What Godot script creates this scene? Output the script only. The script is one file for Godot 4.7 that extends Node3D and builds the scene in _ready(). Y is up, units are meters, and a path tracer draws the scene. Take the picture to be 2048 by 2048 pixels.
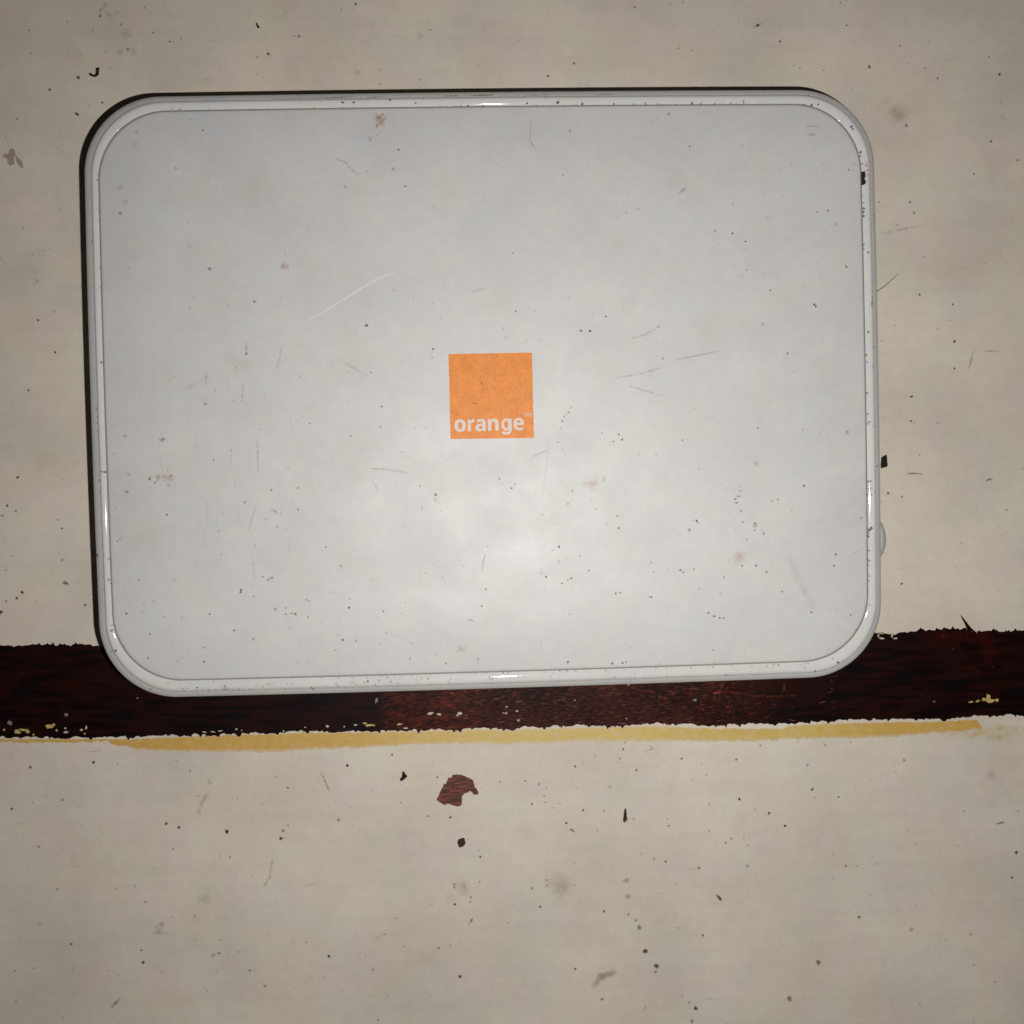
extends Node3D
# A scuffed white router lying on a cream painted board with a bare dark strip, lit by the phone's flash beside the lens.
# Millimetres are used throughout and multiplied by MM when a vertex is written.

const MM := 0.001
const W := 200.0          # router outline
const D := 151.03
const BOW := 0.6          # how far the sides bulge
const TEX_X := -155.0     # the table's texture covers 320 x 320 mm from here
const TEX_Z := -125.0
const TEX_SPAN := 320.0
const PAINT := 0.3        # thickness of the paint layer

# Measurements below are in hundredths of a millimetre on the table (y = 0) or on the router's top.
const TABLE_SPECKS := [-11194, -10484, 25, 50, -12210, -10259, 30, 60, -8892, -10173, 25, 70, -8450, -9925, 25, 70, -4946, -10043, 45, 50, -5797, -9573, 45, 70, -6085, -9487, 25, 70, -6108, -9021, 25, 40, -10942, -8979, 56, 90, -11715, -8659, 40, 70, -12614, -7877, 30, 60, -10993, -7991, 40, 60, -10317, -8293, 40, 70, -12207, -9640, 35, 40, -9589, -9729, 45, 40, -9738, -10400, 40, 50, -10301, -10634, 40, 60, -9091, -10849, 30, 40, -12236, -2425, 40, 80, -11790, -2649, 25, 50, -8140, -9996, 25, 40, -5297, -10684, 25, 40, -10175, -9671, 30, 30, -7260, -9939, 30, 30, -11530, -5414, 25, 40, -11503, -7410, 30, 30, -3371, -10906, 45, 60, -1356, -10186, 25, 60, 1861, -8895, 40, 90, 2597, -9236, 40, 60, 4306, -10761, 30, 60, -2750, -9112, 35, 40, -2761, -8717, 30, 40, -3372, -9044, 101, 15, -1633, -10040, 126, 12, 1207, -9918, 20, 30, -1664, -8830, 40, 30, 10089, -10854, 30, 50, 10242, -10218, 30, 70, 8360, -9793, 40, 60, 5513, -9623, 35, 50, 5901, -9564, 30, 40, 11750, -9639, 35, 50, 10868, -9064, 45, 70, 9571, -8986, 35, 40, 8908, -9063, 35, 40, 14570, -8823, 50, 60, 14281, -9305, 30, 50, 12802, -8729, 40, 50, 12435, -9010, 25, 40, 11895, -7430, 50, 50, 14301, -6958, 40, 70, 15056, -6428, 40, 60, 13796, -6054, 35, 50, 11965, -5290, 40, 70, 12074, -4990, 40, 50, 11084, -5302, 35, 40, 12194, -2698, 45, 60, 13147, -2413, 40, 60, 12697, -1719, 30, 50, 13048, -1967, 25, 50, 13174, -1369, 45, 60, 11467, -1858, 30, 40, 14097, -3540, 25, 40, 10355, -8437, 30, 30, 7742, -10237, 45, 60, -11802, -1544, 40, 80, -12558, -521, 35, 60, -12925, 1847, 40, 80, -13234, 2618, 45, 70, -13009, 2772, 45, 50, -13379, 2887, 40, 50, -11779, 3280, 40, 70, -11888, 3038, 30, 40, -11802, 4145, 45, 50, -13327, 4379, 35, 40, -11739, 4770, 61, 50, -12913, 5002, 56, 90, -13065, 5162, 45, 70, -13346, 5239, 40, 50, -13503, 5534, 61, 90, -11219, 5398, 50, 60, -11380, 4745, 25, 40, 13184, -1374, 35, 70, 13163, -611, 40, 70, 11927, 154, 45, 70, 11896, 842, 40, 70, 11983, 884, 30, 40, 12657, 909, 30, 30, 12125, 1801, 30, 40, 11211, 2858, 45, 60, 11603, 2970, 35, 50, 14611, 3411, 40, 40, 11560, 5428, 50, 60, -12853, 9836, 45, 60, -11132, 9757, 45, 90, -10472, 9814, 30, 40, -13392, 10972, 50, 70, -12008, 10769, 50, 40, -12821, 10806, 40, 30, -12700, 12043, 50, 40, -9198, 11527, 45, 70, -8859, 11645, 56, 60, -7545, 11808, 71, 100, -5992, 11838, 35, 80, -6058, 12054, 56, 80, -5853, 11691, 40, 40, -5823, 10642, 30, 70, -6139, 10313, 35, 40, -8499, 10092, 35, 50, -4169, 10074, 45, 80, -4446, 11588, 40, 50, -9026, 12236, 40, 40, -7476, 12520, 40, 40, -7749, 12485, 35, 30, -10124, 13243, 35, 40, -9835, 13690, 40, 50, -12226, 13245, 40, 40, -11901, 14784, 40, 60, -8496, 14146, 40, 30, -9991, 15037, 35, 60, -9952, 15379, 56, 70, -4827, 15411, 40, 70, -7029, 15726, 50, 40, -6621, 16176, 61, 40, -13454, 15471, 35, 40, -13458, 16331, 40, 40, -10658, 15721, 30, 30, -11891, 15544, 25, 30, -4169, 10074, 45, 80, -2921, 9816, 35, 70, -1677, 10488, 30, 60, -1957, 11574, 30, 60, -1342, 11626, 40, 90, 2194, 10312, 40, 70, 3557, 9866, 35, 80, 3602, 9678, 25, 70, 3449, 10133, 30, 50, 3908, 10471, 45, 60, 1155, 10778, 30, 50, 1361, 10907, 30, 50, 1300, 11115, 30, 50, 949, 11333, 35, 60, 1331, 11295, 25, 50, 1738, 11345, 25, 40, 2386, 11557, 35, 70, 2973, 11593, 35, 50, 1904, 11904, 40, 90, 2042, 12098, 45, 90, 2097, 12141, 35, 90, 2771, 12165, 25, 50, 3151, 10932, 35, 50, 3802, 11852, 30, 50, 4792, 12083, 35, 50, 4761, 11886, 25, 40, 1521, 11455, 25, 40, 2237, 10927, 30, 30, 65, 10685, 35, 40, -533, 12768, 35, 70, 2108, 13029, 30, 40, 4368, 13004, 35, 50, 4684, 13092, 40, 60, -1282, 13513, 45, 50, -1284, 13605, 45, 50, -576, 13473, 45, 30, -1276, 14082, 45, 70, -825, 13904, 45, 50, -838, 14032, 30, 60, 1306, 13492, 40, 40, 894, 13707, 45, 40, 1323, 13662, 35, 50, 1116, 14245, 40, 70, 2911, 14442, 45, 60, 3601, 14556, 40, 50, 3560, 13591, 111, 35, 3596, 14046, 101, 35, 3901, 14944, 81, 50, 3813, 14734, 50, 40, 4056, 15621, 86, 75, 4366, 16057, 86, 70, 4337, 16227, 45, 50, -1758, 15298, 45, 50, -1427, 15249, 35, 30, -1187, 15197, 30, 30, -4822, 15411, 50, 60, -1184, 16131, 56, 70, 2066, 16047, 45, 60, 2805, 16939, 61, 50, 4017, 17238, 40, 40, -3504, 17268, 35, 50, -3608, 15838, 40, 40, -3254, 14855, 35, 30, -2914, 14413, 30, 30, -2723, 15224, 35, 30, -3800, 15462, 30, 30, -4456, 11598, 45, 40, -4140, 11243, 20, 40, -2714, 11165, 30, 50, 5198, 10191, 35, 70, 6745, 10273, 40, 60, 7444, 9895, 45, 40, 9295, 9940, 40, 40, 10022, 9891, 30, 40, 8777, 10495, 45, 40, 11549, 10442, 56, 40, 8900, 11190, 50, 90, 9648, 11432, 35, 70, 6812, 11392, 50, 90, 7656, 11823, 45, 80, 8104, 12200, 56, 70, 5959, 11496, 30, 30, 7260, 11706, 30, 30, 6558, 12506, 40, 40, 6401, 12624, 45, 50, 5944, 12267, 35, 40, 6919, 12503, 25, 30, 7034, 12714, 30, 30, 9475, 13061, 40, 30, 7008, 13307, 61, 30, 5629, 13307, 40, 80, 9823, 13410, 45, 50, 10145, 13422, 35, 30, 10184, 14887, 56, 60, 11682, 15299, 66, 40, 13400, 15507, 40, 40, 14617, 13920, 45, 80, 14758, 13201, 61, 60, 14816, 12005, 40, 30, 13251, 11961, 40, 30, 5705, 15236, 40, 60, 8990, 16139, 91, 55, 8140, 17145, 91, 55, 5457, 17308, 81, 70, 5280, 17135, 50, 40, 5077, 16930, 40, 30, 13477, 16387, 40, 30, 12673, 15635, 40, 30, 14052, 10966, 202, 12, 5347, 17667, 40, 50, 14075, 16909, 45, 20]
const TABLE_BROWN := [-12747, 14220, 66, 60, -9383, 14341, 71, 50, -9534, 14406, 50, 45, -9119, 14148, 50, 40, -9478, 14525, 141, 15, -8257, 13658, 151, 15, -10184, -10940, 71, 60, -10261, -10819, 71, 50, -10024, -10622, 126, 30, -9824, -10767, 50, 35, -9601, -10130, 126, 20, -9418, -9737, 126, 20, -12817, -6887, 5, 10, -11330, -2852, 5, 10, -9811, -9643, 91, 25, -12251, -3469, 91, 30, 11730, -7694, 303, 12, 1700, 13676, 303, 12, -1047, 13624, 252, 10, -1409, 13918, 126, 12]
const TABLE_STROKES := [
	{"w": 50, "d": 55, "p": [7629, -10188, 7845, -10287]},
	{"w": 30, "d": 50, "p": [11754, 2309, 12220, 2340]},
	{"w": 40, "d": 60, "p": [14012, 2586, 14091, 2542, 14200, 2529]},
	{"w": 30, "d": 25, "p": [14037, -1063, 14167, -1091, 14479, -1054]},
	{"w": 50, "d": 20, "p": [13562, -603, 13616, -729, 13726, -1161]},
	{"w": 60, "d": 40, "p": [-8056, 15267, -7804, 15185]},
	{"w": 50, "d": 40, "p": [-10849, 16592, -10604, 16358]},
	{"w": 120, "d": 12, "p": [-8335, 11274, -8123, 10827, -7906, 10228]},
	{"w": 30, "d": 30, "p": [-4911, 10227, -4675, 10793]},
	{"w": 60, "d": 15, "p": [-6304, 12614, -6394, 13119, -6603, 13441]},
	{"w": 50, "d": 50, "p": [-894, 14655, -789, 14505]},
	{"w": 200, "d": 25, "p": [2557, 16542, 2819, 16294, 3285, 16132]},
	{"w": 30, "d": 40, "p": [751, 10672, 827, 10675]},
	{"w": 70, "d": 95, "p": [6129, 14111, 6240, 14249]},
	{"w": 40, "d": 50, "p": [14191, 12358, 14428, 12314]},
	{"w": 40, "d": 60, "p": [5327, 17588, 5345, 17755]},
	{"w": 50, "d": 60, "p": [-11055, -8031, -10961, -7942]},
	{"w": 60, "d": 50, "p": [-11812, 4758, -11652, 4822]},
	{"w": 30, "d": 25, "p": [4185, 9953, 4391, 9883, 4291, 9792]},
	{"w": 50, "d": 10, "p": [11163, -4422, 12457, -4681]}]
const TABLE_BARE := [-13053, -6876, -12995, -6959, -12898, -6944, -12852, -7069, -12782, -7096, -12715, -7040, -12691, -6928, -12750, -6816, -12727, -6676, -12867, -6622, -12920, -6707, -12938, -6819]
const TABLE_BARE_2 := [-12692, -6900, -12598, -6815, -12531, -6730, -12495, -6562, -12564, -6576, -12658, -6675, -12701, -6788]
const LID_SPECKS := [-6991, -6615, 37, 50, -8624, -6611, 73, 20, -7674, -5684, 32, 40, -6915, -3181, 55, 50, -8906, -3249, 37, 20, -5828, -2344, 55, 40, -9086, -4595, 60, 35, -9066, -5242, 83, 15, -8944, -4883, 64, 15, -6489, -2266, 32, 20, -8189, -2991, 28, 20, -8678, -6308, 115, 10, -7403, -4347, 28, 20, -2668, -6444, 23, 50, -2149, -6073, 28, 80, -2001, -5157, 32, 70, 2166, -6505, 28, 60, 656, -3450, 23, 60, 1962, -5376, 41, 20, 690, -1995, 28, 70, 2970, -1814, 28, 70, 2332, -1474, 37, 80, 2562, -1465, 46, 80, -3060, -1704, 46, 80, -2353, -2569, 23, 50, -1415, -1088, 28, 70, 4300, -1538, 46, 35, 4687, -6908, 41, 50, 3290, -4291, 23, 20, 3545, -4415, 28, 30, -2931, -5548, 23, 40, -3505, -5168, 55, 20, 374, -1569, 37, 20, 437, -1349, 92, 10, 5193, -6066, 28, 60, 8708, -4410, 32, 70, 8428, -4377, 28, 50, 9275, -5446, 28, 60, 9417, -5577, 23, 30, 5792, -3936, 28, 80, 6240, -3861, 28, 80, 6565, -3650, 32, 80, 9164, -2982, 37, 80, 7182, -2408, 23, 60, 8307, -2031, 37, 80, 8344, -1985, 32, 80, 8911, -4064, 64, 20, 6971, -1550, 55, 20, 6579, -2932, 28, 30, 7547, -5819, 28, 20, 7518, -4770, 28, 20, -6067, -1054, 41, 50, -7122, 176, 32, 60, -6856, -166, 28, 25, -9149, 932, 69, 25, -8223, 1047, 73, 35, -8169, 1026, 37, 40, -9439, 1368, 28, 30, -6952, 1573, 28, 50, -9139, 2323, 60, 40, -9451, 2732, 23, 30, -8159, 2922, 32, 70, -6519, 1343, 28, 40, -5544, 2363, 28, 60, -4879, 2325, 37, 40, -6220, 2656, 46, 30, -4894, 2870, 41, 40, -5417, 3281, 28, 40, -6884, 3367, 28, 40, -6834, 3945, 28, 40, -9418, 3547, 32, 40, -9350, 3495, 28, 40, -5981, 3753, 28, 30, -5598, 4570, 55, 45, -5689, 4613, 46, 40, -5823, 4532, 37, 40, -8895, 4536, 32, 40, -6373, 4854, 37, 90, -6384, 4909, 37, 80, -6062, 5022, 41, 30, -4754, 5141, 28, 50, -5530, 5357, 64, 35, -5267, 5332, 37, 40, -5276, 5492, 41, 50, -5036, 5498, 50, 60, -5126, 5473, 32, 40, -4721, 5576, 32, 40, -3689, 5367, 32, 90, -9252, 5371, 37, 70, -7170, 5439, 28, 70, -8548, 5082, 41, 30, -8802, 5166, 28, 30, -8848, 5337, 28, 30, -8313, 5466, 37, 20, -7858, 5565, 32, 20, -6574, 5866, 32, 80, -8677, 5897, 41, 40, -6102, 6094, 32, 50, -3875, 6186, 32, 50, -9336, 6196, 32, 30, -7353, 6277, 32, 50, -8749, 6510, 41, 40, -7359, 6642, 32, 60, -5182, 5860, 28, 30, -4063, 6442, 37, 30, -5025, 6734, 32, 20, -4541, 720, 28, 50, -1411, -1079, 32, 70, -1435, -866, 23, 50, -2973, -523, 28, 50, -2733, 335, 37, 50, -2773, 835, 37, 40, -3523, 1060, 32, 50, -2254, 1484, 28, 40, -1822, 2360, 28, 50, -1439, 2580, 46, 60, -1443, 2712, 55, 20, 183, 2215, 28, 70, 484, 2461, 32, 90, 569, 2362, 23, 50, 249, 2354, 23, 40, -1790, 2918, 28, 40, -1304, 3004, 23, 40, 1974, 580, 37, 50, 2037, 458, 23, 50, 1808, 796, 37, 50, 3237, 1161, 32, 80, 3317, 1296, 32, 80, 3095, 1342, 28, 60, 2804, 1115, 28, 50, 1691, 1325, 28, 50, 1772, 978, 23, 40, 2021, 2580, 37, 40, 1899, 2884, 46, 30, 2610, 3039, 32, 30, 3146, 3232, 32, 50, 3177, 3537, 37, 60, 1653, 3972, 37, 90, 1481, 4060, 28, 50, 2183, 4216, 28, 60, 1822, 4271, 23, 50, 2400, 4599, 28, 60, 1305, 4731, 37, 80, 1702, 4903, 32, 60, 1949, 4781, 37, 60, 1855, 4824, 28, 40, 3071, 5203, 32, 70, 3188, 5183, 32, 60, 3977, 5316, 32, 80, 3913, 5300, 18, 60, -160, 3921, 32, 35, -232, 4998, 37, 50, -343, 5427, 32, 90, -1413, 4246, 32, 20, -3865, 4310, 37, 40, -3685, 5376, 32, 80, -3656, 5157, 28, 40, -2828, 5491, 28, 60, -2369, 5550, 28, 30, 1882, 5697, 28, 50, -3866, 6186, 32, 60, -3539, 6228, 32, 40, -2769, 6030, 32, 30, -2142, 6323, 28, 30, -2193, 6712, 32, 40, -1286, 6868, 37, 50, -468, 6782, 28, 50, 1817, 6928, 32, 80, 2954, 6994, 37, 60, 3218, 6988, 37, 60, 3311, 6972, 28, 50, 1249, 3153, 28, 40, 4055, 4680, 37, 30, 3991, 4434, 55, 20, 3748, 1664, 64, 12, 4187, 1697, 64, 12, -1741, 4558, 55, 12, -1309, 4662, 46, 12, 7595, -803, 32, 60, 4859, 1344, 32, 50, 5266, 2081, 28, 40, 6797, 1073, 37, 40, 7960, 2577, 37, 70, 6743, 1985, 83, 20, 6211, 2966, 37, 50, 6310, 2668, 28, 50, 6324, 3172, 37, 50, 5087, 3386, 23, 50, 4989, 3628, 50, 50, 6664, 3679, 28, 60, 6896, 3769, 50, 40, 6365, 3468, 28, 50, 7276, 2913, 46, 30, 7135, 2955, 37, 30, 7635, 3213, 23, 50, 6029, 3252, 23, 40, 6464, 3910, 28, 40, 8759, 4350, 41, 70, 8707, 4641, 28, 60, 6685, 4588, 32, 70, 6330, 4578, 32, 60, 6952, 4757, 32, 60, 4736, 4647, 37, 80, 4814, 4700, 28, 80, 5085, 4638, 28, 60, 5849, 4867, 32, 40, 7345, 5269, 28, 60, 5748, 5272, 28, 50, 5205, 5137, 37, 30, 5435, 5759, 32, 60, 5582, 5851, 32, 70, 5726, 5902, 37, 70, 5829, 5905, 32, 60, 8095, 5819, 32, 90, 9132, 5928, 28, 60, 9290, 6319, 32, 60, 9116, 1230, 64, 30, 7948, 1149, 32, 30, 5556, 6723, 28, 40, 8552, 6787, 28, 30, 9455, 3438, 46, 30]
const LID_BROWN := [-2603, -6843, 138, 35, -2675, -6687, 55, 70, -2512, -6865, 73, 45, -2647, -6911, 55, 60, -2519, -6977, 37, 50, -2863, -6388, 55, 50, -2851, -6329, 28, 50, -2284, -5566, 64, 60, -2284, -5602, 37, 50, -5061, -3233, 101, 30, -4973, -3173, 46, 40, -8042, 2010, 101, 32, -8220, 1983, 92, 35, -8355, 1980, 83, 40, -8511, 1985, 64, 50, -8557, 2020, 37, 60, -8092, 2190, 55, 50, -8103, 1791, 41, 60, -8018, 1943, 32, 60, -8426, 2114, 37, 50, -8779, 1961, 41, 30, -4313, 3942, 41, 60, -4219, 3830, 37, 50, -4674, 5188, 46, 70, -4197, 532, 5, 10, 4413, -740, 41, 100, 1881, 638, 41, 75, 1857, 683, 28, 70, 2865, 3423, 41, 90, -874, 6489, 101, 20, 2602, 2373, 183, 13, 2370, 2436, 115, 16, 2834, 2286, 73, 25, 2021, 2566, 28, 40, 1589, 4371, 64, 25, 1215, 4637, 115, 18, -1443, 2735, 73, 20, 6215, 2804, 41, 95, 6181, 2872, 28, 80, 6284, 2806, 23, 70, 5179, 3402, 37, 95, 5216, 3449, 23, 80, 6677, 3509, 37, 85, 6713, 3570, 28, 70, 6643, 3577, 23, 70, 6254, 4400, 183, 10, 6020, 4441, 64, 15]
const LID_STROKES := [
	{"w": 35, "d": 35, "p": [1190, -6779, 1156, -6282, 1190, -6191, 1314, -6000]},
	{"w": 50, "d": 30, "p": [-3711, -5868, -3488, -5775, -3159, -5434]},
	{"w": 70, "d": 35, "p": [4906, -4897, 5103, -5040]},
	{"w": 40, "d": 25, "p": [8201, -6551, 8549, -6547]},
	{"w": 60, "d": 25, "p": [8220, -6336, 8429, -6334]},
	{"w": 35, "d": 40, "p": [-7080, -613, -7091, -275]},
	{"w": 35, "d": 30, "p": [-6165, -324, -6215, 172]},
	{"w": 60, "d": 22, "p": [-6049, -1361, -6077, -1023]},
	{"w": 30, "d": 25, "p": [-6519, 1343, -6529, 1705]},
	{"w": 40, "d": 28, "p": [-5860, 1131, -5863, 1856]},
	{"w": 50, "d": 35, "p": [-5594, 2839, -5282, 2984]},
	{"w": 30, "d": 20, "p": [-5943, 2763, -6160, 3394]},
	{"w": 60, "d": 12, "p": [-5161, -1299, -5337, -624]},
	{"w": 50, "d": 50, "p": [-9110, 1849, -9042, 1941]},
	{"w": 35, "d": 55, "p": [-3037, 1885, -2638, 1908]},
	{"w": 40, "d": 22, "p": [-2638, 1908, -2109, 2025]},
	{"w": 35, "d": 35, "p": [1031, 1672, 1424, 1520]},
	{"w": 30, "d": 15, "p": [1460, 1384, 1367, 2023, 1244, 2754]},
	{"w": 40, "d": 30, "p": [3212, -273, 3814, -353, 4409, -525]},
	{"w": 40, "d": 30, "p": [3531, -61, 3851, 46, 4356, 208]},
	{"w": 40, "d": 25, "p": [3602, -1249, 3927, -1335, 4300, -1534]},
	{"w": 35, "d": 40, "p": [-219, 4094, -284, 4322, -299, 4551]},
	{"w": 40, "d": 40, "p": [-718, 5743, -559, 5803]},
	{"w": 50, "d": 15, "p": [-3756, -865, -3000, -397]},
	{"w": 50, "d": 15, "p": [-3022, 2150, -2850, 2519]},
	{"w": 35, "d": 30, "p": [4683, -703, 4961, -734, 5518, -833, 5891, -918]},
	{"w": 200, "d": 10, "p": [7562, 4435, 7831, 5092, 8241, 5754]},
	{"w": 40, "d": 25, "p": [-845, 4376, -686, 4426]},
	{"w": 80, "d": 18, "p": [-379, -2491, -81, -2586]},
	{"w": 120, "d": 10, "p": [-7572, -217, -7299, -356]}]
const LID_SCRATCHES := [
	{"w": 35, "d": 55, "p": [-4588, -1826, -4084, -2084, -3626, -2351, -3166, -2637, -2708, -2878, -2342, -3004]}]
const RIM_SPECKS := [-7553, 7290, 31, 60, -7572, 7340, 21, 50, -8761, 7321, 27, 60, -5288, 7261, 24, 40, -5171, 7282, 24, 40, -5360, 7396, 27, 50, -3089, 7363, 24, 50, -2977, 7246, 34, 35, -2696, 7289, 31, 35, -2526, 7328, 21, 40, -1757, 7232, 31, 50, 542, 7252, 27, 40, 696, 7263, 24, 30, 1426, 7199, 21, 40, 2781, 7164, 24, 60, 3522, 7273, 21, 40, 3001, 7354, 34, 40, 1366, 7270, 31, 25, -9674, -921, 37, 50, -9984, 3900, 41, 80, -9651, 3991, 32, 40, -9667, 4513, 37, 50, -9631, 5789, 41, 50, -9544, 6293, 41, 60, -3515, -7280, 37, 70, -3240, -7277, 37, 80, -2335, -7326, 37, 70, -1486, -7376, 32, 50, -1694, -7243, 28, 60, 1104, -7214, 28, 80, 1882, -7224, 51, 90, 2500, -7181, 41, 80, 3303, -7177, 28, 80, 4108, -7177, 32, 50, -378, -7166, 37, 60, -14, -7167, 32, 60, 5291, -7170, 41, 70, 5522, -7153, 28, 60, 5868, -7150, 32, 60, 6271, -7159, 28, 50, 6602, -7215, 28, 60, 8165, -7107, 37, 70, 8351, -7092, 37, 80, 8515, -7104, 32, 80, 9359, -6532, 41, 70, 9395, -6472, 37, 70, 9591, -5887, 46, 60, 9590, -5795, 37, 50, 9652, -4463, 41, 60, 9646, -4371, 37, 60, 9644, -4270, 37, 60, 9593, -4004, 32, 50, 9632, -3543, 32, 50, 9630, -3442, 32, 50, 9737, -3343, 41, 50, 9713, -1318, 32, 60, 9978, -4306, 28, 70, 9713, -1318, 32, 60, 9656, -732, 37, 50, 9677, -546, 37, 40, 9654, 240, 37, 50, 9669, 774, 32, 40, 9658, 3748, 46, 60, 9627, 3911, 41, 70, 9706, 3694, 37, 60, 9635, 4284, 41, 35, 9645, 4541, 41, 35, 9648, 4938, 41, 35, 9623, 5054, 37, 35, 9930, 2117, 28, 80, 8785, 7143, 37, 80, 8192, 7350, 32, 70, 8645, 7036, 28, 50, 7911, 7248, 37, 30, 6934, 7186, 32, 30]
const RIM_BROWN := [-8007, 7310, 48, 50, -7907, 7330, 55, 55, -7789, 7300, 34, 35, -7302, 7297, 48, 35, -7270, 7360, 34, 40, -7404, 7345, 34, 30, -6933, 7343, 55, 70, -6815, 7329, 62, 75, -6864, 7277, 34, 80, -6630, 7335, 48, 55, -6530, 7355, 34, 35, -6090, 7300, 41, 35, -7102, 7355, 31, 40, -6031, 7273, 48, 35, -5914, 7311, 27, 50, -5795, 7273, 48, 40, -5644, 7278, 48, 40, -5727, 7231, 68, 15, -4700, 7382, 27, 80, -4678, 7444, 31, 85, -4633, 7418, 24, 60, -4071, 7298, 31, 50, -4022, 7361, 31, 50, -3664, 7294, 48, 55, -3563, 7331, 41, 65, -3612, 7261, 41, 45, -3358, 7293, 31, 50, -3273, 7261, 38, 70, -1928, 7243, 41, 45, -2048, 7264, 27, 30, -1264, 7298, 41, 30, -1178, 7276, 31, 30, -185, 7245, 31, 80, -118, 7298, 31, 50, -187, 7313, 48, 25, -9641, -4735, 41, 80, -9622, -4645, 41, 90, 9633, -5588, 41, 80, 9726, -5541, 32, 70, 9655, -5496, 41, 60, 9630, -5405, 46, 90, 9700, -5381, 41, 90, 9752, -5426, 32, 70, 9760, -5311, 28, 80, 9727, -5610, 28, 50]
const RIM_STROKES := [
	{"w": 35, "d": 60, "p": [-9782, 1778, -9716, 1821, -9626, 1814]},
	{"w": 35, "d": 55, "p": [-9725, 6334, -9476, 6286]},
	{"w": 50, "d": 35, "p": [9655, 1042, 9713, 960]},
	{"w": 40, "d": 40, "p": [9603, 2514, 9759, 2494]},
	{"w": 35, "d": 35, "p": [9600, 2699, 9755, 2694]},
	{"w": 35, "d": 45, "p": [9597, 2844, 9753, 2866]},
	{"w": 35, "d": 50, "p": [9609, 3887, 9658, 3748, 9763, 3695]},
	{"w": 50, "d": 35, "p": [9808, -1972, 9860, -2271]},
	{"w": 25, "d": 40, "p": [-3959, -7430, -3189, -7467]},
	{"w": 30, "d": 35, "p": [-2918, -7428, -2464, -7469]},
	{"w": 30, "d": 50, "p": [-964, -7453, -600, -7454]},
	{"w": 30, "d": 50, "p": [-326, -7460, 268, -7468]},
	{"w": 25, "d": 25, "p": [1045, -7446, 1733, -7462]},
	{"w": 25, "d": 30, "p": [2882, -7450, 3343, -7459]},
	{"w": 25, "d": 20, "p": [-5285, -7421, -3479, -7456]}]
const UPPER_EDGE := [-18919, 6349, -13559, 6464, -12748, 6460, -11122, 6500, -8124, 6539, 166, 6653, 10629, 6785, 11345, 6820, 12207, 6816, 12927, 6766, 13431, 6766, 13791, 6833, 14369, 6835, 14802, 6862, 15062, 6884, 20189, 6944]
const LOWER_EDGE := [-19016, 8935, -13644, 8999, -12291, 9043, -10932, 9059, -10388, 9077, -10047, 9102, -9569, 9075, -7926, 9086, -6001, 9093, -4068, 9127, -1987, 9151, 106, 9176, 385, 9213, 946, 9161, 2913, 9167, 5031, 9207, 5738, 9271, 6306, 9275, 7159, 9274, 9156, 9267, 10015, 9237, 12169, 9277, 13757, 9270, 15031, 9281, 20166, 9314]
const YELLOW := [-14455, 9014, 9097, 20, -13646, 9041, 9110, 15, -12834, 9053, 9164, 35, -12021, 9079, 9190, 20, -10730, 9121, 9190, 10, -10594, 9125, 9306, 5, -10117, 9155, 9391, 10, -9571, 9145, 9492, 10, -8476, 9124, 9541, 15, -7241, 9122, 9596, 15, -6002, 9121, 9622, 20, -4898, 9128, 9603, 20, -3515, 9158, 9592, 30, -2682, 9157, 9563, 60, -1291, 9174, 9552, 80, 105, 9204, 9612, 100, 1506, 9221, 9643, 100, 2208, 9229, 9610, 100, 3617, 9232, 9655, 95, 4747, 9254, 9678, 90, 5737, 9342, 9724, 80, 6730, 9388, 9756, 75, 7896, 9425, 9766, 70, 7953, 9427, 9768, 100, 8096, 9432, 9744, 100, 8226, 9365, 9734, 85, 9298, 9328, 9754, 70, 10300, 9346, 9772, 35, 11449, 9354, 9767, 20, 12312, 9381, 9709, 20, 13466, 9361, 9675, 10, 13669, 9353, 9653, 8, 13810, 9600, 9657, 5]
const PALE_YELLOW := [12596, 9661, 13751, 9713, 14331, 9588, 15637, 9573, 15633, 9859, 14327, 9888, 13460, 9832]
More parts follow.
